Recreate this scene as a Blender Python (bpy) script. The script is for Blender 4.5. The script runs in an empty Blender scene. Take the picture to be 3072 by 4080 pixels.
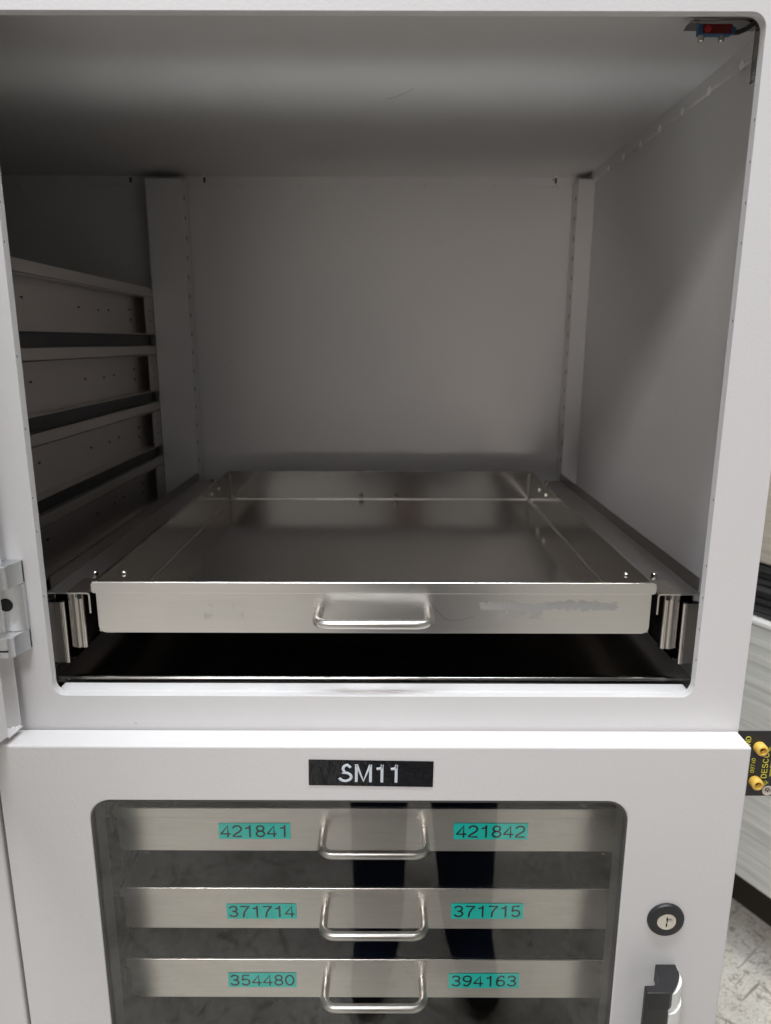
import bpy, bmesh, math, random
from mathutils import Vector, Matrix
random.seed(7)
sc = bpy.context.scene
COL = sc.collection

# ---------------------------------------------------------------- camera
cam_d = bpy.data.cameras.new('camera')
cam = bpy.data.objects.new('camera', cam_d); COL.objects.link(cam)
sc.camera = cam
PITCH, YAW, ROLL = 0.2309, -0.0005, 0.0024
cp, sp, cy_, sy_ = math.cos(PITCH), math.sin(PITCH), math.cos(YAW), math.sin(YAW)
fw = Vector((sy_*cp, cy_*cp, -sp)); rt = Vector((cy_, -sy_, 0)); up = rt.cross(fw)
r_ = rt*math.cos(ROLL) + up*math.sin(ROLL); u_ = up*math.cos(ROLL) - rt*math.sin(ROLL)
M = Matrix.Identity(4)
for i in range(3):
    M[i][0], M[i][1], M[i][2] = r_[i], u_[i], -fw[i]
M.translation = Vector((0.0109, -0.6018, 0.3131))
cam.matrix_world = M
cam_d.sensor_fit = 'HORIZONTAL'; cam_d.sensor_width = 36.0
cam_d.lens = 2891.45/3072*36
cam_d.clip_start = 0.01; cam_d.clip_end = 200
cam_d.dof.use_dof = True; cam_d.dof.focus_distance = 0.66; cam_d.dof.aperture_fstop = 10.0

# ---------------------------------------------------------------- world, lamps, exposure
w = bpy.data.worlds.new('World'); sc.world = w; w.use_nodes = True
bg = w.node_tree.nodes['Background']
# light of the surrounding hall: pale walls around, darker roof space between the strip lights
wn = w.node_tree
_tc = wn.nodes.new('ShaderNodeTexCoord'); _sx = wn.nodes.new('ShaderNodeSeparateXYZ'); _rp = wn.nodes.new('ShaderNodeValToRGB')
wn.links.new(_tc.outputs['Generated'], _sx.inputs[0]); wn.links.new(_sx.outputs['Z'], _rp.inputs[0])
_el = _rp.color_ramp.elements; _el[0].position = 0.0; _el[0].color = (.30, .298, .295, 1); _el[1].position = .30; _el[1].color = (.30, .30, .30, 1)
_e = _el.new(.55); _e.color = (.09, .09, .092, 1)
wn.links.new(_rp.outputs[0], bg.inputs[0]); bg.inputs[1].default_value = 1.0

def lamp(name, loc, target, sx, sy, power, color):
    d = bpy.data.lights.new(name, 'AREA'); d.shape = 'RECTANGLE'; d.size = sx; d.size_y = sy
    d.energy = power; d.color = color
    o = bpy.data.objects.new(name, d); COL.objects.link(o); o.location = loc
    v = Vector(target) - Vector(loc)
    o.rotation_euler = v.to_track_quat('-Z', 'Y').to_euler()
    return o
# rows of ceiling lights: one almost overhead, one higher and further back in the hall, plus a lamp added at right to brighten crate and floor
lamp('overhead_light', (-0.1, -0.52, 2.45), (-0.1, -0.52, 0), 1.5, 0.26, 50, (0.86, 0.94, 1.0))
lamp('overhead_light', (-1.7, -4.8, 4.6), (-1.7, -4.8, 0), 3.2, 1.9, 365, (1.0, 0.96, 0.955))
lamp('overhead_light', (1.15, 0.10, 2.45), (1.15, 0.10, 0), 0.5, 1.2, 50, (1.0, 0.97, 0.93))

sc.view_settings.view_transform = 'Standard'
sc.view_settings.look = 'None'
sc.view_settings.exposure = 0.0
sc.view_settings.gamma = 1.0
sc.view_settings.use_curve_mapping = False
sc.cycles.use_denoising = True
sc.cycles.max_bounces = 12; sc.cycles.diffuse_bounces = 6; sc.cycles.glossy_bounces = 8
sc.cycles.transparent_max_bounces = 16
sc.cycles.caustics_reflective = True
sc.cycles.blur_glossy = 0.0
sc.cycles.sample_clamp_indirect = 30.0

# ---------------------------------------------------------------- materials
def mat(name, color, rough=0.5, metal=0.0, spec=0.5):
    m = bpy.data.materials.new(name); m.use_nodes = True
    b = m.node_tree.nodes['Principled BSDF']
    b.inputs['Base Color'].default_value = (*color, 1); b.inputs['Roughness'].default_value = rough
    b.inputs['Metallic'].default_value = metal; b.inputs['Specular IOR Level'].default_value = spec
    return m, m.node_tree, b
def N(nt, typ, **kw):
    n = nt.nodes.new(typ)
    for k, v in kw.items(): setattr(n, k, v)
    return n
def coords(nt, scale=(1, 1, 1)):
    t = N(nt, 'ShaderNodeTexCoord'); mp = N(nt, 'ShaderNodeMapping'); mp.inputs['Scale'].default_value = scale
    nt.links.new(t.outputs['Object'], mp.inputs[0]); return mp.outputs[0]
def noise(nt, vec, scale, detail=4, rough=0.6):
    n = N(nt, 'ShaderNodeTexNoise'); n.inputs['Scale'].default_value = scale
    n.inputs['Detail'].default_value = detail; n.inputs['Roughness'].default_value = rough
    nt.links.new(vec, n.inputs['Vector']); return n.outputs['Fac']
def ramp(nt, fac, stops):
    r = N(nt, 'ShaderNodeValToRGB'); el = r.color_ramp.elements
    while len(el) < len(stops): el.new(0.5)
    for e, (p, c) in zip(el, stops):
        e.position = p; e.color = (*c, 1) if len(c) == 3 else c
    nt.links.new(fac, r.inputs[0]); return r.outputs[0]
def bump(nt, b, h, strength, dist=0.001):
    n = N(nt, 'ShaderNodeBump'); n.inputs['Strength'].default_value = strength; n.inputs['Distance'].default_value = dist
    nt.links.new(h, n.inputs['Height']); nt.links.new(n.outputs[0], b.inputs['Normal'])
def mixc(nt, fac, a, bb, mode='MIX'):
    n = N(nt, 'ShaderNodeMix', data_type='RGBA', blend_type=mode)
    if hasattr(fac, 'node'): nt.links.new(fac, n.inputs[0])
    else: n.inputs[0].default_value = fac
    for v, i in ((a, 6), (bb, 7)):
        if hasattr(v, 'node'): nt.links.new(v, n.inputs[i])
        else: n.inputs[i].default_value = (*v, 1)
    return n.outputs[2]
def math_n(nt, op, a, b_=None, clamp=False):
    n = N(nt, 'ShaderNodeMath', operation=op, use_clamp=clamp)
    for v, i in ((a, 0), (b_, 1)):
        if v is None: continue
        if hasattr(v, 'node'): nt.links.new(v, n.inputs[i])
        else: n.inputs[i].default_value = v
    return n.outputs[0]

def paint_mat(name, color, rough=0.42):
    m, nt, b = mat(name, color, rough)
    c = coords(nt)
    peel = noise(nt, c, 420, 3, 0.55)
    bump(nt, b, peel, 0.14, 0.0012)
    big = noise(nt, c, 6, 5, 0.6)
    col = ramp(nt, big, [(0.3, tuple(x*0.97 for x in color)), (0.7, color)])
    speck = noise(nt, c, 95, 2, 0.4)
    sp_ = ramp(nt, speck, [(0.805, (0, 0, 0)), (0.815, (1, 1, 1))])
    col = mixc(nt, sp_, col, tuple(x*0.45 for x in color))
    nt.links.new(col, b.inputs['Base Color'])
    rr = ramp(nt, big, [(0.3, (rough-0.05,)*3), (0.7, (rough+0.08,)*3)])
    nt.links.new(rr, b.inputs['Roughness'])
    return m
PAINT = paint_mat('white_powder_coat', (0.69, 0.672, 0.672))
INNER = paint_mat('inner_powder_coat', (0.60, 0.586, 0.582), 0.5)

def steel_mat(name, color, rough, axis_scale=(3, 60, 60), streak=0.10, residue=False, smudge=True):
    m, nt, b = mat(name, color, rough, 1.0)
    c = coords(nt, axis_scale)
    st = noise(nt, c, 9, 6, 0.7)
    col = ramp(nt, st, [(0.25, tuple(x*(1-streak) for x in color)), (0.75, tuple(min(1, x*(1+streak*0.6)) for x in color))])
    c2 = coords(nt)
    cl = noise(nt, c2, 11, 5, 0.6)
    rr = math_n(nt, 'MULTIPLY_ADD', cl, 0.08); rr.node.inputs[2].default_value = rough - 0.04
    st_r = math_n(nt, 'MULTIPLY_ADD', st, 0.03); st_r.node.inputs[2].default_value = -0.015
    rr = math_n(nt, 'ADD', rr, st_r, True)
    if residue:
        # old sticker glue left on the drawer front: two rectangles broken up by noise
        xyz = N(nt, 'ShaderNodeSeparateXYZ'); nt.links.new(c2, xyz.inputs[0])
        def band(sock, lo, hi):
            a = math_n(nt, 'GREATER_THAN', sock, lo); d = math_n(nt, 'LESS_THAN', sock, hi)
            return math_n(nt, 'MULTIPLY', a, d)
        fr = math_n(nt, 'LESS_THAN', xyz.outputs['Y'], 0.030)
        n1 = noise(nt, c2, 170, 4, 0.7); n2 = noise(nt, c2, 60, 6, 0.75)
        rag = math_n(nt, 'MULTIPLY_ADD', n2, 0.022); rag.node.inputs[2].default_value = -0.011
        zr = math_n(nt, 'ADD', xyz.outputs['Z'], rag); xr = math_n(nt, 'ADD', xyz.outputs['X'], rag)
        a1 = math_n(nt, 'MULTIPLY', band(xr, 0.098, 0.222), band(zr, 0.0725, 0.0815))
        a2 = math_n(nt, 'MULTIPLY', band(xr, 0.114, 0.155), band(zr, 0.0645, 0.080))
        a3 = math_n(nt, 'MULTIPLY', band(xr, -0.155, -0.118), band(zr, 0.0655, 0.080))
        hole1 = ramp(nt, n1, [(0.40, (0, 0, 0)), (0.56, (1, 1, 1))]); hole3 = math_n(nt, 'GREATER_THAN', n2, 0.56)
        a2 = math_n(nt, 'MULTIPLY', a2, hole1); a3 = math_n(nt, 'MULTIPLY', a3, hole3)
        msk = math_n(nt, 'MAXIMUM', math_n(nt, 'MAXIMUM', math_n(nt, 'MULTIPLY', a1, math_n(nt, 'MULTIPLY_ADD', n1, 1.3)), a2), math_n(nt, 'MULTIPLY', a3, 0.5))
        msk = math_n(nt, 'MULTIPLY', msk, fr)
        o1 = math_n(nt, 'MULTIPLY', math_n(nt, 'MULTIPLY', band(xyz.outputs['X'], -0.19, -0.115), band(xyz.outputs['Z'], 0.062, 0.0815)), fr)
        col = mixc(nt, math_n(nt, 'MULTIPLY', msk, 0.42), col, (0.34, 0.345, 0.345))
        rr = math_n(nt, 'ADD', rr, math_n(nt, 'MULTIPLY', msk, 0.25), True)
        rr = math_n(nt, 'ADD', rr, math_n(nt, 'MULTIPLY', o1, 0.06), True)
    nt.links.new(col, b.inputs['Base Color']); nt.links.new(rr, b.inputs['Roughness'])
    return m
STEEL = steel_mat('brushed_steel', (0.50, 0.48, 0.45), 0.135, streak=.04)
FOLD = mat('fold_bead', (0.56, 0.54, 0.51), 0.45, 1.0)[0]
STEELF = steel_mat('brushed_front_with_glue', (0.70, 0.683, 0.655), 0.29, streak=.04, residue=True)
STEELB = steel_mat('brushed_front', (0.61, 0.585, 0.55), 0.29, streak=.10)
ROD = mat('satin_rod', (0.66, 0.635, 0.60), 0.33, 1.0)[0]
DKSTEEL = steel_mat('dull_steel', (0.30, 0.285, 0.27), 0.20, streak=.05)
LOBE = steel_mat('drawn_steel', (0.62, 0.58, 0.53), 0.26, (60, 60, 3), streak=.03)
STOPST = steel_mat('stop_plate_steel', (0.33, 0.315, 0.295), 0.36, (3, 60, 60), streak=.03)
RIMST = mat('rolled_rim', (0.74, 0.72, 0.69), 0.22, 1.0)[0]
PLATEST = steel_mat('slide_plate_steel', (0.50, 0.48, 0.47), 0.36, streak=.05)
RAILST = steel_mat('galvanised_rail', (0.56, 0.53, 0.51), 0.5)
CAST = steel_mat('cast_zinc', (0.66, 0.67, 0.68), 0.42, (30, 30, 30), 0.06)
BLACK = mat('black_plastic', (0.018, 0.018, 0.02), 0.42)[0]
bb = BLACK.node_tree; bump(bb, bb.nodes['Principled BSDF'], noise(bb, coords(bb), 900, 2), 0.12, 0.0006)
DARK = mat('dark_hole', (0.008, 0.008, 0.008), 0.8)[0]
WHITEP = mat('white_plastic', (0.82, 0.82, 0.80), 0.3)[0]
CHROME = mat('nickel_plate', (0.72, 0.68, 0.62), 0.14, 1.0)[0]
WELD = mat('weld_dot', (0.86, 0.84, 0.82), 0.45)[0]  # paler than the wall paint, to imitate the light the dots catch

def label_mat(name, color, rough, wrinkle):
    m, nt, b = mat(name, color, rough)
    c = coords(nt)
    bump(nt, b, noise(nt, c, 55, 5, 0.65), wrinkle, 0.004)
    return m
TAPE = label_mat('black_label_tape', (0.008, 0.008, 0.010), 0.12, 0.35)
TEAL = label_mat('teal_label', (0.002, 0.68, 0.59), 0.45, 0.1)
INKW = mat('white_ink', (0.62, 0.66, 0.72), 0.5)[0]
INKB = mat('black_ink', (0.012, 0.02, 0.02), 0.5)[0]
YEL = mat('yellow_ink', (0.62, 0.56, 0.05), 0.5)[0]
JACK = mat('yellow_plastic', (0.74, 0.47, 0.09), 0.3)[0]
BLUE = mat('blue_plastic', (0.012, 0.075, 0.15), 0.4)[0]
RED = mat('red_window', (0.10, 0.008, 0.008), 0.15)[0]
REDL = mat('red_lamp', (0.30, 0.015, 0.01), 0.3)[0]

def glass_mat():
    m = bpy.data.materials.new('clear_pane'); m.use_nodes = True; nt = m.node_tree
    nt.nodes.remove(nt.nodes['Principled BSDF']); out = nt.nodes['Material Output']
    tr = N(nt, 'ShaderNodeBsdfTransparent'); tr.inputs[0].default_value = (0.955, 0.955, 0.95, 1)
    gl = N(nt, 'ShaderNodeBsdfGlossy'); gl.inputs['Roughness'].default_value = 0.025
    ge = N(nt, 'ShaderNodeNewGeometry'); dt = N(nt, 'ShaderNodeVectorMath', operation='DOT_PRODUCT')
    nt.links.new(ge.outputs['Normal'], dt.inputs[0]); nt.links.new(ge.outputs['Incoming'], dt.inputs[1])
    ct = math_n(nt, 'SUBTRACT', 1.0, math_n(nt, 'ABSOLUTE', dt.outputs['Value']), True)
    fr = math_n(nt, 'MULTIPLY_ADD', math_n(nt, 'POWER', ct, 5.0), 0.95); fr.node.inputs[2].default_value = 0.050
    # fine wipe scratches scatter a little light
    c = coords(nt, (1, 1, 1))
    mp = N(nt, 'ShaderNodeMapping'); mp.inputs['Rotation'].default_value = (0, 0.5, 0); mp.inputs['Scale'].default_value = (14, 1, 260)
    nt.links.new(c, mp.inputs[0])
    s = noise(nt, mp.outputs[0], 1.0, 3, 0.6); s = ramp(nt, s, [(0.70, (0, 0, 0)), (0.78, (1, 1, 1))])
    msk = ramp(nt, noise(nt, c, 9, 3), [(0.52, (0, 0, 0)), (0.66, (1, 1, 1))])
    sm = math_n(nt, 'MULTIPLY', math_n(nt, 'MULTIPLY', s, msk), 0.11)
    mix = N(nt, 'ShaderNodeMixShader'); nt.links.new(fr, mix.inputs[0])
    nt.links.new(tr.outputs[0], mix.inputs[1]); nt.links.new(gl.outputs[0], mix.inputs[2])
    df = N(nt, 'ShaderNodeBsdfDiffuse'); df.inputs[0].default_value = (0.8, 0.8, 0.8, 1)
    mx2 = N(nt, 'ShaderNodeMixShader'); nt.links.new(sm, mx2.inputs[0])
    nt.links.new(mix.outputs[0], mx2.inputs[1]); nt.links.new(df.outputs[0], mx2.inputs[2])
    nt.links.new(mx2.outputs[0], out.inputs[0])
    return m
GLASS = glass_mat()

# ---------------------------------------------------------------- mesh helpers
class MB:
    def __init__(s): s.bm = bmesh.new(); s.mi = 0
    def _f(s, vs):
        try:
            f = s.bm.faces.new(vs); f.material_index = s.mi; return f
        except ValueError: return None
    def quad(s, *pts): return s._f([s.bm.verts.new(p) for p in pts])
    def box(s, x0, x1, y0, y1, z0, z1):
        v = [s.bm.verts.new(p) for p in ((x0,y0,z0),(x1,y0,z0),(x1,y1,z0),(x0,y1,z0),(x0,y0,z1),(x1,y0,z1),(x1,y1,z1),(x0,y1,z1))]
        for f in ((3,2,1,0),(4,5,6,7),(0,1,5,4),(1,2,6,5),(2,3,7,6),(3,0,4,7)): s._f([v[i] for i in f])
    def prism(s, pts, a, b, axis='z'):
        # pts: 2D polygon; axis z -> (x,y), y -> (x,z), x -> (y,z)
        def P(p, t): return {'z': (p[0], p[1], t), 'y': (p[0], t, p[1]), 'x': (t, p[0], p[1])}[axis]
        A = [s.bm.verts.new(P(p, a)) for p in pts]; B = [s.bm.verts.new(P(p, b)) for p in pts]
        s._f(A[::-1]); s._f(B); n = len(pts)
        for i in range(n): s._f([A[i], A[(i+1) % n], B[(i+1) % n], B[i]])
    def tube(s, path, r, seg=12, cap=True):
        path = [Vector(p) for p in path]; rings = []
        up0 = None
        for i, p in enumerate(path):
            t = (path[min(i+1, len(path)-1)] - path[max(i-1, 0)]).normalized()
            if up0 is None:
                up0 = Vector((0, 0, 1)) if abs(t.z) < 0.9 else Vector((1, 0, 0))
            n = (up0 - t*up0.dot(t)).normalized(); up0 = n; b2 = t.cross(n)
            rr = r[i] if isinstance(r, (list, tuple)) else r
            rings.append([s.bm.verts.new(p + (n*math.cos(a) + b2*math.sin(a))*rr) for a in [2*math.pi*k/seg for k in range(seg)]])
        for A, B in zip(rings, rings[1:]):
            for k in range(seg): s._f([A[k], A[(k+1) % seg], B[(k+1) % seg], B[k]])
        if cap: s._f(rings[0][::-1]); s._f(rings[-1])
    def lathe(s, prof, origin, axis, seg=28):
        # prof: list of (radius, distance along axis)
        ax = Vector(axis).normalized(); t = Vector((0, 0, 1)) if abs(ax.z) < 0.9 else Vector((1, 0, 0))
        n = (t - ax*t.dot(ax)).normalized(); b2 = ax.cross(n); o = Vector(origin); rings = []
        for r, d in prof:
            if r < 1e-6: rings.append([s.bm.verts.new(o + ax*d)])
            else: rings.append([s.bm.verts.new(o + ax*d + (n*math.cos(a) + b2*math.sin(a))*r) for a in [2*math.pi*k/seg for k in range(seg)]])
        for A, B in zip(rings, rings[1:]):
            for k in range(seg):
                k2 = (k+1) % seg
                if len(A) == 1: s._f([A[0], B[k2], B[k]])
                elif len(B) == 1: s._f([A[k], A[k2], B[0]])
                else: s._f([A[k], A[k2], B[k2], B[k]])
    def add_mesh(s, me, mtx=None):
        n0 = len(s.bm.verts); f0 = len(s.bm.faces)
        s.bm.from_mesh(me); s.bm.verts.ensure_lookup_table(); s.bm.faces.ensure_lookup_table()
        if mtx is not None:
            for v in s.bm.verts[n0:]: v.co = mtx @ v.co
        for f in s.bm.faces[f0:]: f.material_index = s.mi
    def build(s, name, mats, parent=None, bevel=0.0, smooth=35, label=None, recalc=True):
        if recalc: bmesh.ops.recalc_face_normals(s.bm, faces=s.bm.faces[:])
        me = bpy.data.meshes.new(name); s.bm.to_mesh(me); s.bm.free()
        for m in (mats if isinstance(mats, (list, tuple)) else [mats]): me.materials.append(m)
        me.shade_smooth(); me.set_sharp_from_angle(angle=math.radians(smooth))
        o = bpy.data.objects.new(name, me); COL.objects.link(o)
        if parent is not None:
            o.parent = parent
            o.matrix_parent_inverse = parent_matrix(parent).inverted()
        if bevel:
            md = o.modifiers.new('bevel', 'BEVEL'); md.width = bevel; md.segments = 3
            md.limit_method = 'ANGLE'; md.angle_limit = math.radians(40); md.harden_normals = True
        if label: o['label'] = label
        return o
def parent_matrix(o):
    # world matrix of an object whose chain uses plain locations / parent inverses
    m = Matrix.LocRotScale(o.location, o.rotation_euler, o.scale)
    return (parent_matrix(o.parent) @ o.matrix_parent_inverse @ m) if o.parent else m
def thing(name, label, cat, loc=(0, 0, 0), rotz=0, group=None):
    o = bpy.data.objects.new(name, None); COL.objects.link(o); o.location = loc; o.rotation_euler = (0, 0, rotz)
    o.empty_display_size = 0.05; o['label'] = label; o['category'] = cat
    if group: o['group'] = group
    return o
def tag(o, label=None, cat=None, group=None, kind=None):
    for k, v in (('label', label), ('category', cat), ('group', group), ('kind', kind)):
        if v: o[k] = v
    return o
def rrect(x0, x1, z0, z1, r, n=8, corners=(1, 1, 1, 1)):
    # corners: (x0z0, x1z0, x1z1, x0z1)
    pts = []
    for (cx, cz, a0, on, px, pz) in ((x0+r, z0+r, 180, corners[0], x0, z0), (x1-r, z0+r, 270, corners[1], x1, z0),
                                     (x1-r, z1-r, 0, corners[2], x1, z1), (x0+r, z1-r, 90, corners[3], x0, z1)):
        if not on: pts.append((px, pz)); continue
        for k in range(n+1):
            a = math.radians(a0 + 90*k/n); pts.append((cx + r*math.cos(a), cz + r*math.sin(a)))
    return pts
def ring_plate(b, X0, X1, Z0, Z1, hole, y0, y1, n=8):
    # flat sheet in the xz plane with one rounded opening (hole from rrect with n steps a corner)
    oc = [(X0, Z0), (X1, Z0), (X1, Z1), (X0, Z1)]; bm = b.bm
    O = [[bm.verts.new((p[0], y, p[1])) for p in oc] for y in (y0, y1)]
    H = [[bm.verts.new((p[0], y, p[1])) for p in hole] for y in (y0, y1)]
    for L in (0, 1):
        for c in range(4):
            k0 = c*(n+1)
            for k in range(n): b._f([O[L][c], H[L][k0+k+1], H[L][k0+k]])
            b._f([O[L][c], O[L][(c+1) % 4], H[L][((c+1)*(n+1)) % len(hole)], H[L][k0+n]])
    for c in range(4): b._f([O[0][c], O[0][(c+1) % 4], O[1][(c+1) % 4], O[1][c]])
    m = len(hole)
    for k in range(m): b._f([H[0][k], H[0][(k+1) % m], H[1][(k+1) % m], H[1][k]])

# ---------------------------------------------------------------- lettering (stroke glyphs, unit cap height)
def arc(cx, cy, rx, ry, a0, a1, n=14):
    return [(cx + rx*math.cos(math.radians(a0 + (a1-a0)*k/n)), cy + ry*math.sin(math.radians(a0 + (a1-a0)*k/n))) for k in range(n+1)]
G = {
 '0': ([arc(.28, .5, .235, .455, 90, 450, 28)], .56),
 '1': ([[(.10, .76), (.22, .775), (.31, .82), (.35, .90), (.36, 1.0)], [(.345, 1.0), (.345, 0)]], .56),
 '2': ([arc(.28, .70, .225, .255, 170, -20, 14) + [(.42, .48), (.20, .28), (.07, .14), (.04, .045), (.52, .045)]], .56),
 '3': ([arc(.27, .735, .20, .22, 165, -85, 14), arc(.27, .275, .225, .23, 88, -165, 16), [(.20, .515), (.29, .515)]], .56),
 '4': ([[(.40, 0), (.40, .95), (.035, .28), (.035, .265), (.55, .265)]], .56),
 '5': ([[(.48, .955), (.13, .955), (.075, .50)], [(.075, .50)] + arc(.265, .32, .225, .275, 140, -155, 18)], .56),
 '6': ([arc(.28, .30, .22, .26, 0, 360, 22), arc(.36, .36, .30, .595, 178, 108, 10) + arc(.30, .76, .18, .20, 100, 15, 8)], .56),
 '7': ([[(.04, .95), (.52, .95), (.52, .92), (.36, .68), (.25, .40), (.20, 0)]], .56),
 '8': ([arc(.28, .735, .19, .22, 0, 360, 22), arc(.28, .275, .22, .235, 0, 360, 22)], .56),
 '9': ([arc(.28, .70, .22, .26, 0, 360, 22), arc(.20, .64, .30, .595, -2, -72, 10) + arc(.26, .24, .18, .20, -80, -165, 8)], .56),
 'S': ([arc(.34, .735, .245, .225, 20, 250, 16) + arc(.34, .275, .275, .235, 78, -165, 18)], .67),
 'M': ([[(.09, 0), (.09, 1.0)], [(.10, .99), (.415, .05), (.73, .99)], [(.74, 1.0), (.74, 0)]], .83),
 'D': ([[(.08, .045), (.08, .955), (.30, .955)] + arc(.30, .5, .30, .455, 90, -90, 14) + [(.08, .045)]], .68),
 'E': ([[(.56, .955), (.08, .955), (.08, .045), (.57, .045)], [(.08, .51), (.52, .51)]], .62),
 'C': ([arc(.36, .5, .29, .455, 38, 322, 24)], .70),
 'O': ([arc(.37, .5, .31, .455, 0, 360, 28)], .74),
 'N': ([[(.08, 0), (.08, 1.0)], [(.08, .98), (.60, .02)], [(.60, 0), (.60, 1.0)]], .68),
 'G': ([arc(.36, .5, .29, .455, 38, 300, 24) + [(.64, .15), (.64, .46), (.40, .46)]], .74),
 'R': ([[(.08, 0), (.08, .955), (.36, .955)] + arc(.36, .735, .20, .22, 90, -90, 10) + [(.08, .515)], [(.34, .515), (.56, 0)]], .66),
 'U': ([[(.08, 1.0), (.08, .32)] + arc(.33, .30, .25, .26, 180, 360, 12) + [(.58, 1.0)]], .66),
}
def text_mesh(txt, height, weight=0.045, spacing=0.06, wide=1.0):
    cu = bpy.data.curves.new('tmp', 'CURVE'); cu.dimensions = '3D'; cu.bevel_depth = weight; cu.bevel_resolution = 1; cu.use_fill_caps = True
    x = 0.0
    for ch in txt:
        strokes, wd = G[ch]
        for st in strokes:
            sp_ = cu.splines.new('POLY'); sp_.points.add(len(st)-1)
            for p, q in zip(sp_.points, st): p.co = ((x + q[0])*wide, q[1], 0, 1)
        x += wd + spacing
    x -= spacing
    o = bpy.data.objects.new('tmp', cu); COL.objects.link(o)
    dg = bpy.context.evaluated_depsgraph_get(); dg.update()
    me = bpy.data.meshes.new_from_object(o.evaluated_get(dg))
    bpy.data.objects.remove(o); bpy.data.curves.remove(cu)
    # centre, scale, flatten; lies in local xy with z towards the reader
    me.transform(Matrix.Diagonal((height, height, 0.0004/weight, 1)) @ Matrix.Translation((-x*wide/2, -0.5, 0)))
    return me
def font_mesh(txt, height):
    cu = bpy.data.curves.new('tmp', 'FONT'); cu.body = txt; cu.size = height; cu.align_x = 'CENTER'; cu.align_y = 'CENTER'; cu.extrude = 0.0002
    o = bpy.data.objects.new('tmp', cu); COL.objects.link(o)
    dg = bpy.context.evaluated_depsgraph_get(); dg.update()
    me = bpy.data.meshes.new_from_object(o.evaluated_get(dg))
    bpy.data.objects.remove(o); bpy.data.curves.remove(cu); return me
FACE = Matrix(((1, 0, 0, 0), (0, 0, -1, 0), (0, 1, 0, 0), (0, 0, 0, 1)))    # xy sheet -> xz plane facing -y
def facing(x, y, z, rot=0.0):
    return Matrix.Translation((x, y, z)) @ FACE @ Matrix.Rotation(rot, 4, 'Z')
def sticker(name, txt, cx, y, cz, wd, ht, th, rot, paper, ink, parent, wide=1.0, weight=.045, dx=0.0, spacing=.06, label=None):
    b = MB(); n = 24
    # a slightly wavy strip of tape
    for i in range(n):
        x0, x1 = -wd/2 + wd*i/n, -wd/2 + wd*(i+1)/n
        b.quad((x0, -ht/2, 0), (x1, -ht/2, 0), (x1, ht/2, 0), (x0, ht/2, 0))
        b.quad((x0, ht/2, 0), (x1, ht/2, 0), (x1, ht/2, -.0003), (x0, ht/2, -.0003))
        b.quad((x0, -ht/2, -.0003), (x1, -ht/2, -.0003), (x1, -ht/2, 0), (x0, -ht/2, 0))
    bmesh.ops.remove_doubles(b.bm, verts=b.bm.verts[:], dist=1e-6)
    b.mi = 1
    b.add_mesh(text_mesh(txt, th, weight, spacing, wide), Matrix.Translation((dx, 0, .0001)))
    mtx = facing(cx, y, cz, rot)
    for v in b.bm.verts: v.co = mtx @ v.co
    return b.build(name, [paper, ink], parent, label=label)

# ================================================================ the setting
FLOOR_Z = -1.10
def floor_mat():
    m, nt, b = mat('worn_pale_floor', (0.55, 0.53, 0.48), 0.45)
    c = coords(nt)
    big = noise(nt, c, 3.2, 6, 0.65)
    col = ramp(nt, big, [(0.36, (0.36, 0.345, 0.305)), (0.50, (0.66, 0.64, 0.585)), (0.66, (0.80, 0.78, 0.72))])
    def scratches(angle, length, width, thr, seed):
        mp = N(nt, 'ShaderNodeMapping', vector_type='TEXTURE'); mp.inputs['Rotation'].default_value = (0, 0, math.radians(angle))
        mp.inputs['Location'].default_value = (seed, seed*1.7, 0); mp.inputs['Scale'].default_value = (1/length, 1/width, 1)
        nt.links.new(c, mp.inputs[0]); f = noise(nt, mp.outputs[0], 1.0, 2, 0.5)
        l = ramp(nt, f, [(thr, (0, 0, 0)), (thr+.025, (1, 1, 1))])
        g = ramp(nt, noise(nt, c, 7 + seed, 3), [(.45, (0, 0, 0)), (.58, (1, 1, 1))])
        return math_n(nt, 'MULTIPLY', l, g)
    for k, (a, ln, wd, th) in enumerate(((38, 4, 90, .64), (-33, 5, 110, .64), (62, 3, 70, .65), (12, 6, 100, .66), (-62, 5, 110, .64), (24, 2.2, 50, .66))):
        col = mixc(nt, math_n(nt, 'MULTIPLY', scratches(a, ln, wd, th, k*3.1), 0.75), col, (0.16, 0.135, 0.10))
    for s1, t1 in ((40, .57), (95, .57), (210, .55)):
        sp_ = ramp(nt, noise(nt, c, s1, 4, 0.7), [(t1, (0, 0, 0)), (t1+.07, (1, 1, 1))])
        col = mixc(nt, math_n(nt, 'MULTIPLY', sp_, 0.7), col, (0.22, 0.20, 0.155))
    nt.links.new(col, b.inputs['Base Color'])
    bump(nt, b, noise(nt, c, 60, 4), 0.15, 0.002)
    return m
b = MB(); n = 10
b.quad((-15, -15, FLOOR_Z), (15, -15, FLOOR_Z), (15, 15, FLOOR_Z), (-15, 15, FLOOR_Z))
tag(b.build('floor', floor_mat(), recalc=False), kind='structure')

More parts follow.
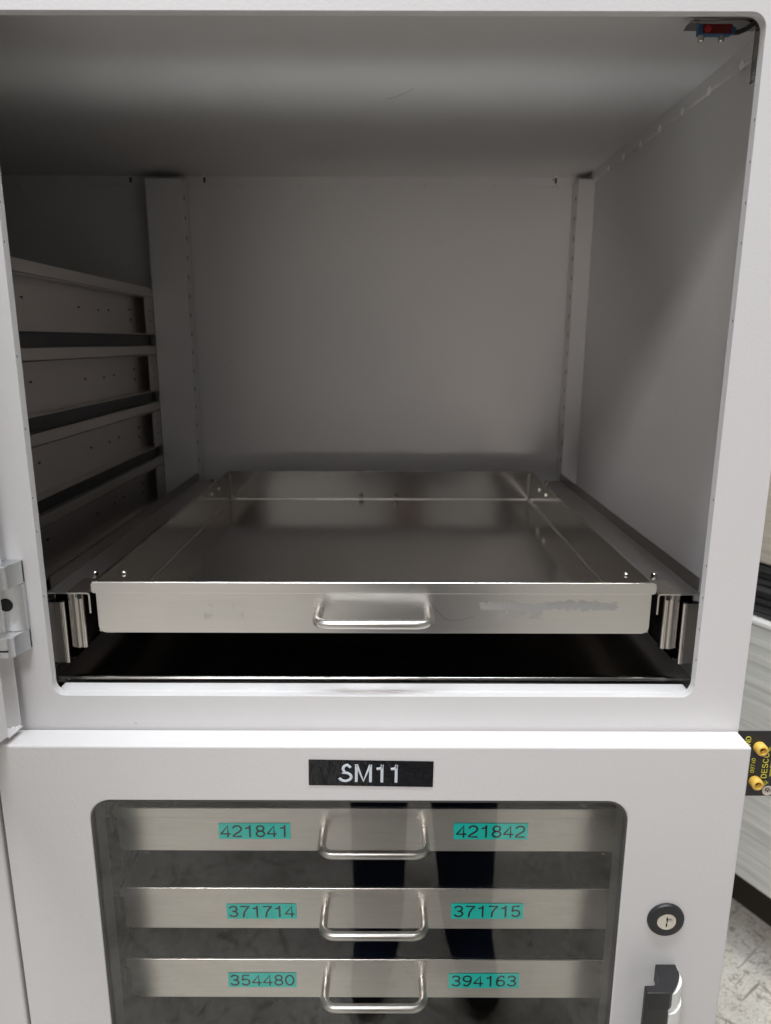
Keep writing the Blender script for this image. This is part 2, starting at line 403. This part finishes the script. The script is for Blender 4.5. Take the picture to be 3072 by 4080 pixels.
# ================================================================ the cabinet
CAB = thing('dry_cabinet', 'white powder-coated storage cabinet with its upper compartment standing open', 'cabinet', (-0.36, 0.33, FLOOR_Z))
CZ, YB, XR, XL = 0.568, 0.640, 0.332, -1.05
OX, OZ = 0.290, 0.549                     # upper opening half width, height (its sill is z = 0)
LT = -0.078                               # top of the lower opening
b = MB()
ring_plate(b, -.36, .3345, -.036, .74, rrect(-OX, OX, 0, OZ, .0112), 0, .009)
ring_plate(b, -.36, .3345, FLOOR_Z+.04, -.036, rrect(-OX, OX, -1.0, LT, .015), 0, .009)
b.box(-1.075, -.36, 0, .009, FLOOR_Z+.04, .74)
bmesh.ops.remove_doubles(b.bm, verts=b.bm.verts[:], dist=1e-6)
b.mi = 1
for s in (-1, 1):                          # slots of the front post showing at the edge of the opening
    for k in range(17):
        z = 0.035 + .0295*k
        if random.random() < .35: continue
        b.box(min(s*.2898, s*.2903), max(s*.2898, s*.2903), .0022, .0032, z-.0011, z+.0009)
b.build('front_frame', [PAINT, DARK], CAB, bevel=.0012)
b = MB(); b.box(-OX-.0005, OX+.0005, .0092, .0262, -.0105, .0001); b.build('sill', PAINT, CAB, bevel=.001)
b = MB(); b.box(.3325, .3345, .0125, .70, FLOOR_Z+.04, .74); b.build('side_panel', PAINT, CAB)
b = MB(); b.box(-1.075, -1.06, .0125, .70, FLOOR_Z+.04, .74); b.build('side_panel', PAINT, CAB)
b = MB(); b.box(-1.0595, .332, .0125, .70, .70, .738); b.build('top_panel', PAINT, CAB)

# inner shell: ceiling pan with a folded flange held by spot welds, walls, back
def weld(b, c, n, r=.0042):
    b.lathe([(0, .0011), (r*.45, .001), (r*.8, .0006), (r, 0)], c, n, 10)
b = MB()
b.box(XL, XR, .0125, YB, CZ, CZ+.002)
b.box(XR-.0042, XR-.0002, .014, YB-.002, .5535, CZ-.0003)
b.box(XL, XR-.002, YB-.0018, YB-.0002, .5535, CZ-.0003)
b.mi = 1
for k in range(9): weld(b, (XR-.0042, .0555 + .0662*k, .5538 + random.uniform(-.0008, .0008)), (-1, 0, 0), random.uniform(.0034, .0052))
b.mi = 0
for x in (-.57, -.494, -.413, -.30, -.2213, -.1256, -.0225, .0746, .182, .28): weld(b, (x, YB-.0018, .5525 + random.uniform(-.001, .001)), (0, -1, 0), random.uniform(.0030, .0045))
b.mi = 2
for x in (-.395, -.278, .279):            # drain slots along the back of the ceiling
    b.box(x-.0016, x+.0016, YB-.0021, YB-.0019, .5575, CZ-.0006)
b.mi = 1
for x in (-.395, -.278, .279): b.box(x-.0022, x+.0022, YB-.0045, YB-.002, CZ-.0022, CZ-.0004)
b.build('ceiling_panel', [INNER, WELD, DARK], CAB)
b = MB(); b.box(XL, XR+.0003, YB, YB+.002, FLOOR_Z+.05, CZ+.1); b.build('back_panel', INNER, CAB)
b = MB(); b.box(XR, XR+.0004, .0125, YB-.0003, FLOOR_Z+.05, CZ-.0005); b.build('inner_wall', INNER, CAB)
b = MB(); b.box(XL-.004, XL, .0125, YB, FLOOR_Z+.05, CZ+.002); b.build('inner_wall', INNER, CAB)

def post(name, x0, x1, y0, y1, z0, z1, holes=True, first=.5305, pitch=.0295):
    # square post, its side faces pierced by a row of slots
    b = MB(); t = .0012
    b.box(x0+t, x1-t, y0, y0+t, z0, z1); b.box(x0+t, x1-t, y1-t, y1, z0, z1)
    hw, hh, yc = .0042, .0034, y0 + .014
    for xs in ((x0, x0+t), (x1-t, x1)):
        b.box(xs[0], xs[1], y0, yc-hw, z0, z1); b.box(xs[0], xs[1], yc+hw, y1, z0, z1)
        z = z1; k = 0
        while True:
            hz = first - pitch*k; k += 1
            if hz - hh < z0: b.box(xs[0], xs[1], yc-hw, yc+hw, z0, z); break
            b.box(xs[0], xs[1], yc-hw, yc+hw, hz+hh, z); z = hz - hh
    b.mi = 1; b.box(x0+.003, x1-.003, y0+.004, y1-.004, z0, z1-.01)  # black core added inside; its colour stands in for shade behind the slots
    return b.build(name, [INNER, DARK], CAB)
post('support_post', -.3605, -.305, .600, .636, FLOOR_Z+.06, .556)
post('support_post', .306, .3316, .600, .636, FLOOR_Z+.06, .556)
post('support_post', -.3605, -.305, .013, .040, FLOOR_Z+.06, .556)
post('support_post', .306, .3316, .013, .040, FLOOR_Z+.06, .556)

# drawer slides bolted to the posts; built for the upper drawer, then copied
def rail(side):
    s = side; b = MB()
    X = lambda a, c: (min(s*a, s*c), max(s*a, s*c))
    b.box(*X(.3032, .3046), .045, .598, .0855, .0985)         # upturned flange
    b.mi = 4; b.box(*X(.2725, .3046), .036, .600, .0843, .0854); b.mi = 0         # top plate
    b.box(*X(.2955, .2968), .036, .600, .0215, .0842)         # web
    b.box(*X(.2825, .2954), .036, .600, .0202, .0214)         # bottom flange
    b.prism([(s*.2968, .0345), (s*.3045, .0300), (s*.3045, .0312), (s*.2968, .0357)], .0205, .0795, 'z')
    b.mi = 3; b.box(*X(.2885, .3046), .0290, .0302, .0190, .0783)       # end stop plate facing the front
    b.mi = 1
    ring = [(s*(.2878 + .0026*math.cos(a)), .0312 + .0026*math.sin(a)) for a in [2*math.pi*k/14 for k in range(14)]]
    b.prism(ring, .0188, .0786, 'z')                          # rolled edge of the stop
    b.mi = 2
    b.lathe([(0, .0001), (.0013, .0001), (.0013, 0)], (s*.2878, .0312, .0788), (0, 0, 1), 10)
    o = b.build('slide_rail', [DKSTEEL, LOBE, DARK, STOPST, PLATEST], CAB)
    for y in (.083, .575):
        q = MB()
        q.lathe([(.0042, 0), (.0042, .0012), (.003, .0013), (.003, .0052), (.0026, .0056), (.0014, .0056), (.0014, .003), (0, .003)], (s*.2765, y, .0855), (0, 0, 1), 16)
        q.build('screw', CHROME, o)
    return o
def copy_part(o, dz, parent=None):
    c = o.copy(); COL.objects.link(c)
    c.parent = parent if parent else o.parent; c.matrix_parent_inverse = (o.matrix_parent_inverse.copy() if not parent else parent_matrix(parent).inverted())
    if not parent: c.location = o.location + Vector((0, 0, dz))
    for ch in [k for k in bpy.data.objects if k.parent == o]:
        d = ch.copy(); COL.objects.link(d); d.parent = c; d.matrix_parent_inverse = ch.matrix_parent_inverse.copy()
    return c
RIMS = [0.0995, -0.1335, -0.2255, -0.3120]
for s in (-1, 1):
    r0 = rail(s)
    for z in RIMS[1:]: copy_part(r0, z - RIMS[0])

# back of the neighbouring column's slides, on the far side of the double post
def side_rail(z):
    b = MB(); x = -.3615
    b.box(x-.0012, x, .020, .604, z-.0125, z)                 # flange
    b.box(x-.016, x-.0148, .020, .604, z-.071, z-.0127)       # web
    b.box(x-.0147, x, .020, .604, z-.0712, z-.0700)           # bottom flange
    b.box(x-.0147, x-.0004, .020, .604, z-.0150, z-.0138)
    b.box(x-.0012, x, .562, .604, z-.0699, z-.0152)           # tab on the post
    b.box(x-.0012, x, .014, .05, z-.0699, z-.0152)
    b.mi = 2; b.box(x-.040, x-.0062, .03, .60, z-.0878, z-.0716)        # black filler block standing in for the shade between the ledges
    b.mi = 1
    for y, dz in ((.346, -.04), (.41, -.041), (.447, -.0395), (.20, -.036)):
        b.box(x-.0147, x-.0144, y-.0016, y+.0016, z+dz-.0013, z+dz+.0013)
        b.box(x-.0147, x-.0144, y-.0045, y-.003, z+dz-.0008, z+dz+.0008)
    for dz in (-.035, -.05):
        b.box(x-.0147, x-.0144, .530, .535, z+dz-.0016, z+dz+.0016); b.box(x, x+.0002, .581, .584, z+dz-.0016, z+dz+.0016)
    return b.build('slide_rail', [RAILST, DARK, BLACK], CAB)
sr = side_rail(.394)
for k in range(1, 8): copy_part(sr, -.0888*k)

# lower sheet under the open drawer, with a rolled front edge
b = MB(); prof = [(.60, .0008), (.0445, .0008)]
prof += [(.0405 + .0040*math.cos(a), -.0030 + .0040*math.sin(a)) for a in [math.radians(90 + 180*k/10) for k in range(11)]]
prof += [(.0405, -.0062), (.60, -.0002)]
b.prism([(p[0], p[1]) for p in prof], -.3025, .3035, 'x')
b.build('shelf_sheet', DKSTEEL, CAB, smooth=30)
copy_part(bpy.data.objects['shelf_sheet'], -.4500).location.y += .02  # unseen copy added below the trays to block light in the cabinet bottom

# ---------------------------------------------------------------- lower door with its window
DX0, DX1, DY0, DY1, DT = -.333, .3325, -.030, -.002, -.0325
b = MB()
WIN = rrect(-.254, .229, -.88, -.0868, .020)
ring_plate(b, DX0, DX1, FLOOR_Z+.07, DT, WIN, DY0, DY1)
DOOR = b.build('lower_door', PAINT, CAB, bevel=.0022)
b = MB(); b.prism(rrect(-.2528, .2278, -.8788, -.088, .0190), -.0293, -.0258, 'y'); b.build('window_pane', GLASS, DOOR)
b = MB()
oA, iA = rrect(-.2539, .2289, -.8799, -.0869, .0199), rrect(-.2526, .2276, -.8786, -.0882, .0188)
for L0, L1 in (((oA, -.0294), (iA, -.0294)), ((iA, -.0294), (iA, -.0022)), ((iA, -.0022), (oA, -.0022)), ((oA, -.0022), (oA, -.0294))):
    n = len(oA)
    for k in range(n):
        k2 = (k+1) % n
        b.quad((L0[0][k][0], L0[1], L0[0][k][1]), (L0[0][k2][0], L0[1], L0[0][k2][1]), (L1[0][k2][0], L1[1], L1[0][k2][1]), (L1[0][k][0], L1[1], L1[0][k][1]))
bmesh.ops.remove_doubles(b.bm, verts=b.bm.verts[:], dist=1e-6)
b.build('window_gasket', mat('grey_rubber', (.07, .07, .07), .6)[0], DOOR)
sticker('name_label', 'SM11', -.0003, -.0306, -.0584, .1128, .0253, .0172, math.radians(-.8), TAPE, INKW, DOOR, wide=1.12, weight=.072, dx=-.0028, spacing=.09)
b = MB(); b.lathe([(0, 0), (.0172, 0), (.0172, .0016), (.0162, .0032), (.0120, .0038), (.0092, .0036), (.0088, .0030), (.0088, .001)], (.2722, -.030, -.2098), (0, -1, 0), 40)
b.build('lock_ring', BLACK, DOOR)
b = MB(); b.lathe([(.0090, .001), (.0089, .0037), (.0084, .0041), (0, .0041)], (.2722, -.030, -.2100), (0, -1, 0), 32)
b.mi = 1; b.box(.2716, .2726, -.0344, -.0340, -.2152, -.2050)
b.mi = 0; b.lathe([(0, .0008), (.0026, .0006), (.0036, 0)], (.2745, -.0341, -.2095), (0, -1, 0), 14)
b.build('lock_cylinder', [CHROME, DARK], DOOR)
# swing handle: black grip on an S-shaped neck, white lever behind it
b = MB()
neck = [(.2671, -.0302), (.2863, -.0302), (.2860, -.0352), (.2863, -.0386), (.2856, -.0420), (.2840, -.0452), (.2818, -.0490), (.2791, -.0526), (.2768, -.0555), (.2742, -.0581),
        (.2720, -.0602), (.2695, -.0621), (.2512, -.0622), (.2490, -.0610), (.2485, -.0590), (.2507, -.0565), (.2570, -.0536), (.2595, -.0523), (.2620, -.0503), (.2640, -.0483), (.2654, -.0455), (.2664, -.0420), (.2666, -.0386)]
b.prism(neck, -.2790, -.2605, 'z')
b.prism(rrect(.2485, .2695, -.0621, -.0535, .0016, 3), -.43, -.2606, 'z')
GRIP = b.build('handle_grip', BLACK, DOOR, bevel=.0009)
b = MB()
edge = [(.2866, -.0302), (.2873, -.0351), (.2876, -.0413), (.2863, -.0460), (.2840, -.0500), (.2811, -.0534), (.2762, -.0579), (.2701, -.0612)]
b.prism([(.2701, -.0302)] + [(x + .0006, y) for x, y in edge[:-1]] + [(.2701, -.0606)], -.2840, -.2645, 'z')
b.prism([(.2705, -.0302)] + [(x + .0012, y - .0018) for x, y in edge[:-1]] + [(.2705, -.0612)], -.43, -.2852, 'z')
b.prism([(.2720, -.0302)] + [(x - .0018, y + .002) for x, y in edge[:-1]] + [(.2720, -.0580)], -.2853, -.2838, 'z')
b.build('handle_lever', WHITEP, DOOR, bevel=.0005)

# next column's closed lower door and the open upper door
b = MB(); b.box(-1.05, -.3362, DY0, DY1, FLOOR_Z+.07, DT); b.build('closed_door', PAINT, CAB, bevel=.003)
b = MB(); b.box(-1.05, -.3470, DY0, DY1, -.026, .60); b.build('closed_door', PAINT, CAB, bevel=.003)
b = MB()
plan = [(-.3172, -.0085), (-.3335, -.0165), (-.3192, -.0285), (-.440, -.595), (-.468, -.588), (-.3462, -.0060)]
b.prism(plan, -.0248, .575, 'z')
b.prism([(-.3166, -.0080), (-.3338, -.0160), (-.3188, -.0288)], -.0270, -.0250, 'z')
UD = b.build('open_door', PAINT, CAB, bevel=.0006)
b = MB()
for x, y, r in ((-.3185, -.0108, .0016), (-.3205, -.0118, .0013), (-.3232, -.0130, .0016)):
    b.lathe([(0, r*.6), (r*.7, r*.45), (r, 0)], (x, y, -.0250), (0, 0, 1), 10)
b.build('weld_bead', WELD, UD)

# hinge of the upper door
b = MB()
def arm(z0, z1):
    pl = [(-.372, -.0005), (-.3035, -.0005), (-.3035, -.004), (-.3075, -.0155)] + [(-.3145 + .007*math.cos(math.radians(a)), -.0185 - .007*math.sin(math.radians(a))) for a in (15, 35, 60, 90)] + [(-.372, -.0255)]
    b.prism(pl, z0, z1, 'z')
arm(.1085, .1285); arm(.0475, .0655)
b.box(-.372, -.3035, -.0030, -.0006, .0480, .1284)
b.prism([(-.3255, -.0031), (-.3035, -.0031), (-.3035, -.006), (-.3125, -.010), (-.3255, -.010)], .0660, .1080, 'z')
b.prism([(-.372, -.0031), (-.326, -.0031), (-.326, -.007), (-.372, -.007)], .0660, .1080, 'z')
b.mi = 1
b.lathe([(0, .0003), (.0060, .0003), (.0060, 0)], (-.3172, -.0101, .0905), (0, -1, 0), 24)
for z in (.1170, .0540): b.box(-.360, -.3115, -.0259, -.0254, z-.0008, z+.0008)
b.lathe([(0, .0003), (.0052, .0003), (.0052, 0)], (-.329, -.0125, .1285), (0, 0, 1), 20)
HG = b.build('hinge', [CAST, DARK], CAB, bevel=.0007)
b = MB(); b.tube([(-.331, -.0165, .0658), (-.331, -.0165, .1082)], .0062, 16); b.box(-.372, -.3285, -.0285, -.0225, .0665, .1075)
b.build('hinge_pin', CHROME, HG)

# ================================================================ drawers
def drawer(rim, idx, label):
    T = thing('drawer_tray', label, 'drawer', (0, .0248, rim-.0497), 0, 'stainless drawer trays of the cabinet')
    z0, zt = rim-.0497, rim
    xo, y0, y1, t = .2545, .0272, .6065, .0012
    b = MB()
    b.prism(rrect(-xo, xo, z0, zt-.002, .007, 6, (1, 1, 0, 0)), y0, y0+t, 'y')         # front
    b.prism(rrect(-.2575, .2575, zt-.0105, zt, .0028, 4, (1, 1, 1, 1)), y0-.0024, y0-.0002, 'y')
    b.box(-.2555, .2555, y0-.0002, y0+.0016, zt-.0019, zt-.0003)
    b.mi = 1; b.tube([(-.2562, y0-.0011, zt-.0007), (.2562, y0-.0011, zt-.0007)], .0012, 12); b.mi = 0
    b.build('front_panel', [STEELF if idx == 0 else STEELB, RIMST], T, bevel=.0005)
    b = MB()
    ys = y0+t+.0002; i0 = t                                                            # open-topped pan, folded from one sheet
    O = [(-xo, ys), (xo, ys), (xo, y1), (-xo, y1)]; I = [(-xo+i0, ys+.0004), (xo-i0, ys+.0004), (xo-i0, y1-i0), (-xo+i0, y1-i0)]
    V = lambda pts, z: [b.bm.verts.new((p[0], p[1], z)) for p in pts]
    ob, ot, ib, it = V(O, z0+.0006), V(O, zt-.002), V(I, z0+.0018), V(I, zt-.002)
    b._f(ob[::-1]); b._f(ib)
    for k in range(4):
        k2 = (k+1) % 4
        b._f([ob[k], ob[k2], ot[k2], ot[k]]); b._f([ib[k2], ib[k], it[k], it[k2]]); b._f([ot[k], ot[k2], it[k2], it[k]])
    # folded hem round the rim
    b.box(-.2575, .2575, y1-.0005, y1+.0018, zt-.0105, zt)
    for s in (-1, 1):
        xs = sorted((s*.2534, s*.2572)); b.box(xs[0], xs[1], y0+.0017, y1-.0006, zt-.0019, zt-.0002)
        xs = sorted((s*.2547, s*.2572)); b.box(xs[0], xs[1], y0+.0017, y1-.0006, zt-.0105, zt-.0020)
    if idx == 0:                                                                       # seams along the folds
        b.mi = 1; zf = z0+.0022
        for s in (-1, 1):
            b.tube([(s*(xo-.0022), ys+.003, zf), (s*(xo-.0022), y1-.004, zf)], .0012, 8)
            b.tube([(s*(xo-.0022), y1-.0022, zf+.0014), (s*(xo-.0022), y1-.0022, zt-.003)], .0008, 8)
        b.tube([(-xo+.004, y1-.0022, zf), (xo-.004, y1-.0022, zf)], .0012, 8)
        b.mi = 0
    b.build('tray_pan', [STEEL, FOLD], T, bevel=.0008)
    # handle: one bent rod
    zc = rim-.0280; xw, yb, R = .0503, -.0055, .012
    path = [(-xw, y0, zc)] + [(-xw, yb+R+.002, zc)]
    path += [(-xw + R - R*math.cos(math.radians(a)), yb + R - R*math.sin(math.radians(a)), zc) for a in range(15, 91, 15)]
    path += [(xw - R + R*math.sin(math.radians(a)), yb + R - R*math.cos(math.radians(a)), zc) for a in range(0, 91, 15)]
    path += [(xw, y0, zc)]
    b = MB(); b.tube(path, .0043, 20); b.build('handle', ROD, T, smooth=50)
    for s in (-1, 1):
        b = MB(); X = lambda a, c: (min(s*a, s*c), max(s*a, s*c))
        pr_ = [(.2605, -.0312), (.2605, -.0140), (.2612, -.0120), (.2630, -.0112), (.2822, -.0112), (.2822, -.0126), (.2636, -.0126), (.2625, -.0132), (.2621, -.0144), (.2621, -.0312)]
        b.prism([(s*p[0], rim+p[1]) for p in pr_], .0285, .070, 'y')                   # hat bracket
        # inner slide stop: a sheet folded over two lobes
        lob = []
        for k in range(0, 33):
            u = k/32; x = .2824 - .0150*u
            if u < .55: d = .0030*math.sin(math.pi*.5*u/.55)
            elif u < .62: d = .0030 - .0012*math.sin(math.pi*(u-.55)/.14)
            else: d = .0018 + .0010*math.sin(math.pi*(u-.62)/.38) - .0016*max(0, (u-.85)/.15)**2
            lob.append((s*x, .0318 - d))
        lob += [(s*.2674, .036), (s*.2824, .036)]
        b.prism(lob, rim-.0655, rim-.0128, 'z')
        b.box(*X(.2690, .2700), .0362, .58, rim-.062, rim-.0135)
        b.mi = 1
        b.box(*X(.2686, .2722), .0280, .0300, rim-.0172, rim-.0127)
        b.build('slide_bracket', [LOBE, DARK], T, smooth=50)
    for s in (-1, 1):
        for y, dz in ((.097, -.0152), (.475, -.0130), (.522, -.0145)):
            b = MB(); b.lathe([(.0034, 0), (.0034, .0008), (.0024, .0022), (0, .0027)], (s*.2533, y, rim+dz), (-s, 0, 0), 14); b.build('rivet', CHROME, T)
    for x in (-.0306, .0276):
        b = MB(); b.lathe([(.0040, 0), (.0040, .0008), (.0028, .0024), (0, .003)], (x, y1-t, rim-.0415), (0, -1, 0), 14); b.build('rivet', DKSTEEL, T)
    return T
T0 = drawer(RIMS[0], 0, 'empty stainless tray in the open compartment, glue smears on its front')
T1 = drawer(RIMS[1], 1, 'steel tray behind the window, tagged 421841 and 421842')
T2 = drawer(RIMS[2], 2, 'steel tray behind the window, tagged 371714 and 371715')
T3 = drawer(RIMS[3], 3, 'steel tray behind the window, tagged 354480 and 394163')
for T, rim, a, bb_, ra, rb in ((T1, RIMS[1], '421841', '421842', .2, -.1), (T2, RIMS[2], '371714', '371715', .3, .2), (T3, RIMS[3], '354480', '394163', .2, .2)):
    dz = {0: -.0268}.get(0)
    off = {'421841': (-.1186, -.0268), '371714': (-.1150, -.0288), '354480': (-.1174, -.0273)}[a]
    sticker('number_label', a, off[0], .0266, rim+off[1], .0712, .0178, .0132, math.radians(ra), TEAL, INKB, T, wide=1.36, weight=.072, spacing=.08)
    off = {'421842': (.1158, -.0265), '371715': (.1155, -.0279), '394163': (.1149, -.0276)}[bb_]
    sticker('number_label', bb_, off[0], .0266, rim+off[1], .0735, .0181, .0134, math.radians(rb), TEAL, INKB, T, wide=1.36, weight=.072, spacing=.08)

# ================================================================ small things on the cabinet
S = thing('optical_sensor', 'small blue optical sensor with a red window under the compartment ceiling', 'sensor', (.27, .045, .545))
b = MB(); b.box(.2562, .2830, .0412, .0470, .5490, .5568)
b.prism([(.2832, .5562), (.2862, .5545), (.2862, .5515), (.2832, .5495)], .042, .0465, 'y'); b.build('housing', BLUE, S, bevel=.0008)
b = MB(); b.box(.2592, .2820, .0404, .0411, .5498, .5562)
b.mi = 1; b.lathe([(0, .0003), (.0024, .0003), (.0026, 0)], (.2632, .0404, .5528), (0, -1, 0), 18)
b.build('indicator_window', [RED, REDL], S)
for x in (.2595, .2755):
    b = MB(); b.lathe([(.0025, 0), (.0025, .0035), (.0019, .0042), (0, .0042)], (x, .0440, .5489), (0, 0, -1), 14); b.build('screw', CHROME, S)
b = MB(); b.box(.2515, .3085, .0400, .062, .5590, .5602); b.box(.2490, .2565, .0405, .052, .5572, .5588)
b.box(.3078, .3090, .036, .058, .5185, .5588); b.build('bracket', DKSTEEL, S, bevel=.0005)
b = MB(); b.tube([(.2855, .048, .5530), (.290, .047, .5528), (.295, .046, .5545), (.300, .045, .5580), (.3045, .044, .5598), (.3070, .043, .5575), (.3078, .042, .553)], .0019, 10); b.build('cable', BLACK, S, smooth=60)

P = thing('grounding_plate', 'black plate with two yellow sockets fixed beside the cabinet door', 'plate', (.37, .004, -.068))
b = MB(); b.box(.3347, .412, .0040, .0056, -.1035, -.0365)
b.mi = 1
def gtext(me, x, z): b.add_mesh(me, facing(x, .0039, z, math.radians(90)))
gtext(text_mesh('GROUND', .0050, .075, .10, 1.25), .3468, -.0560)
gtext(text_mesh('09740', .0037, .068, .10, 1.25), .3541, -.0715)
gtext(text_mesh('DESCO', .0052, .09, .10, 1.35), .3655, -.0715)
gtext(font_mesh('www.desco.com', .0036), .3712, -.0708)
for zc in (-.0545, -.0895):
    for i, (dx, h) in enumerate(((0, .0048), (.0014, .0034), (.0028, .0018))):
        b.box(.3672+dx, .3677+dx, .0037, .0040, zc-h/2 - (0.0*i), zc+h/2)
b.build('plate', [BLACK, YEL], P)
for x, z in ((.3578, -.0525), (.3576, -.0880)):
    b = MB(); b.lathe([(.0057, 0), (.0056, .0064), (.0051, .0073), (.0034, .0077), (.0032, .0071), (.0026, .001), (0, .001)], (x, .0040, z), (0, -1, 0), 28)
    b.mi = 1; b.lathe([(.0024, .003), (0, .003)], (x, .0040, z), (0, -1, 0), 16)
    b.build('socket', [JACK, DARK], P, smooth=50)
for x, z in ((.3708, -.0975), (.3745, -.0425)):
    b = MB(); b.lathe([(.0052, 0), (.0052, .0008), (.0026, .0009), (.0024, .0022), (.0012, .0030), (0, .0032)], (x, .0040, z), (0, -1, 0), 24); b.build('screw', CHROME, P)

# two stray hairs
def hair(pts, label):
    b = MB(); b.tube(pts, .00012, 5); return tag(b.build('hair_strand', mat('dark_hair', (.02, .015, .012), .5)[0], smooth=80), label, 'hair')
hair([(.0105, .262, CZ-.0004), (.020, .255, CZ-.0005), (.030, .243, CZ-.0004), (.038, .228, CZ-.0006)], 'dark curved hair stuck to the ceiling of the compartment')
hair([(.0495, .0243, .0905), (.0500, .0262, .0858), (.0520, .0262, .0812), (.0565, .0262, .0742), (.065, .0264, .0648), (.0735, .0262, .0618), (.0840, .0264, .0642), (.0930, .0262, .0675)],
     'thin dark hair clinging to the front of the open tray')

# ================================================================ behind the cabinet, on the right
U = Vector((.468, -.884, 0)); ang = math.atan2(U.y, U.x)
def film_mat(name, c0, c1, c2, sc_, rough):
    m, nt, b = mat(name, c1, rough)
    c = coords(nt, (1.1, 6, 34)); f = noise(nt, c, 1.6, 5, 0.62)
    nt.links.new(ramp(nt, f, [(0.32, c0), (0.5, c1), (0.68, c2)]), b.inputs['Base Color'])
    bump(nt, b, f, 0.5, 0.006); return m
FILM = film_mat('pale_stretch_film', (.48, .48, .44), (.66, .665, .63), (.80, .80, .78), 30, .35)
BSHEET = film_mat('black_sheet', (.008, .008, .009), (.03, .03, .032), (.09, .09, .095), 30, .35)
BEIGE = film_mat('beige_board', (.40, .36, .30), (.48, .44, .37), (.54, .50, .43), 20, .6)
def slab(name, m, label, cat, z0, z1, off, depth, l0=-.75, l1=.30, extra=None):
    T = thing(name, label, cat, (.826 + .884*off, .868 + .468*off, z0), ang)
    b = MB(); x0, x1 = l0, l1
    b.box(x0, x1, 0, depth, 0, z1-z0)
    o = b.build('body', m, None, bevel=.006); o.parent = T; return T
C1 = slab('wrapped_crate', FILM, 'pale film-wrapped crate standing on feet behind the cabinet', 'crate', -.90, -.285, 0, .7)
b = MB(); b.box(-.755, .305, -.006, .705, .6152, .627); o = b.build('lid_edge', WHITEP, None, bevel=.003); o.parent = C1
b = MB(); b.box(-.74, .29, .15, .69, -.20, -.0002); o = b.build('shade_block', mat('under_crate_shade', (.030, .021, .014), .7)[0], None); o.parent = C1  # dark block added below the crate, its colour standing in for the shadow there
b = MB(); b.box(-.6, .28, .012, .62, 0, .012)
for k in range(7): b.box(-.6, .28, .012 + .004*(k % 3), .62, .0125 + .0148*k, .026 + .0148*k)
T = thing('black_sheets', 'stack of black sheets lying on the pale film-wrapped crate', 'sheets', (.826, .868, -.2725), ang)
o = b.build('sheet_stack', BSHEET, None, bevel=.003); o.parent = T
slab('beige_carton', BEIGE, 'plain beige carton on top of the stack of black sheets', 'carton', -.154, .32, .016, .55)

# ================================================================ the person taking the picture (seen mirrored in the window)
def person():
    T = thing('person', 'person in dark navy trousers and black top, mirrored in the door window', 'person', (.09, -.84, FLOOR_Z))
    Z = FLOOR_Z
    J = {'pelvis': ((.09, -.87, Z+.92), .130), 'waist': ((.09, -.87, Z+1.05), .120), 'chest': ((.09, -.88, Z+1.26), .135), 'neckb': ((.09, -.87, Z+1.43), .065),
         'neck': ((.09, -.86, Z+1.50), .052), 'head': ((.09, -.84, Z+1.58), .078), 'crown': ((.09, -.845, Z+1.69), .070)}
    E_ = [('pelvis', 'waist'), ('waist', 'chest'), ('chest', 'neckb'), ('neckb', 'neck'), ('neck', 'head'), ('head', 'crown')]
    for s, hx, kx, ax in ((-1, .004, -.002, -.003), (1, .172, .180, .200)):
        n = str(s)
        J['hip'+n] = ((hx, -.87, Z+.84), .102); J['knee'+n] = ((kx, -.83, Z+.47), .080 if s > 0 else .068); J['ankle'+n] = ((ax, -.86, Z+.09), .060)
        J['toe'+n] = ((ax + s*.03, -.70, Z+.035), .036)
        E_ += [('pelvis', 'hip'+n), ('hip'+n, 'knee'+n), ('knee'+n, 'ankle'+n), ('ankle'+n, 'toe'+n)]
        J['sh'+n] = ((.09 + s*.19, -.88, Z+1.38), .062); J['el'+n] = ((.09 + s*.23, -.84, Z+1.10), .045); J['wr'+n] = ((.03 + s*.085, -.70, Z+1.33), .030)
        J['hand'+n] = ((.02 + s*.06, -.668, Z+1.38), .032)
        E_ += [('chest', 'sh'+n), ('sh'+n, 'el'+n), ('el'+n, 'wr'+n), ('wr'+n, 'hand'+n)]
    names = list(J); me = bpy.data.meshes.new('body')
    me.from_pydata([J[k][0] for k in names], [(names.index(a), names.index(c)) for a, c in E_], [])
    o = bpy.data.objects.new('body', me); COL.objects.link(o)
    md = o.modifiers.new('skin', 'SKIN'); md.use_smooth_shade = True
    for i, k in enumerate(names):
        sv = me.skin_vertices[0].data[i]; sv.radius = (J[k][1],)*2; sv.use_root = (k == 'pelvis')
    o.modifiers.new('sub', 'SUBSURF').levels = 2; o.modifiers['sub'].render_levels = 2
    m, nt, b = mat('clothed_body', (.01, .014, .03), .85)
    xyz = N(nt, 'ShaderNodeSeparateXYZ'); g = N(nt, 'ShaderNodeNewGeometry'); nt.links.new(g.outputs['Position'], xyz.inputs[0])
    z = math_n(nt, 'SUBTRACT', xyz.outputs['Z'], Z)
    zz = math_n(nt, 'DIVIDE', z, 2.0)
    col = ramp(nt, zz, [(0.0, (.02, .02, .02)), (.04, (.010, .020, .060)), (.47, (.012, .012, .014)), (.735, (.45, .28, .21))])
    col.node.color_ramp.interpolation = 'CONSTANT'; nt.links.new(col, b.inputs['Base Color'])
    me.materials.append(m); o.parent = T; o.matrix_parent_inverse = parent_matrix(T).inverted()
    b = MB(); b.lathe([(0, .112), (.055, .10), (.085, .06), (.090, .01), (.080, -.05), (.06, -.08)], (.09, -.855, Z+1.62), (0, -.25, 1), 20)
    b.build('hair', mat('dark_hair_cap', (.02, .014, .01), .6)[0], T, smooth=80)
person()
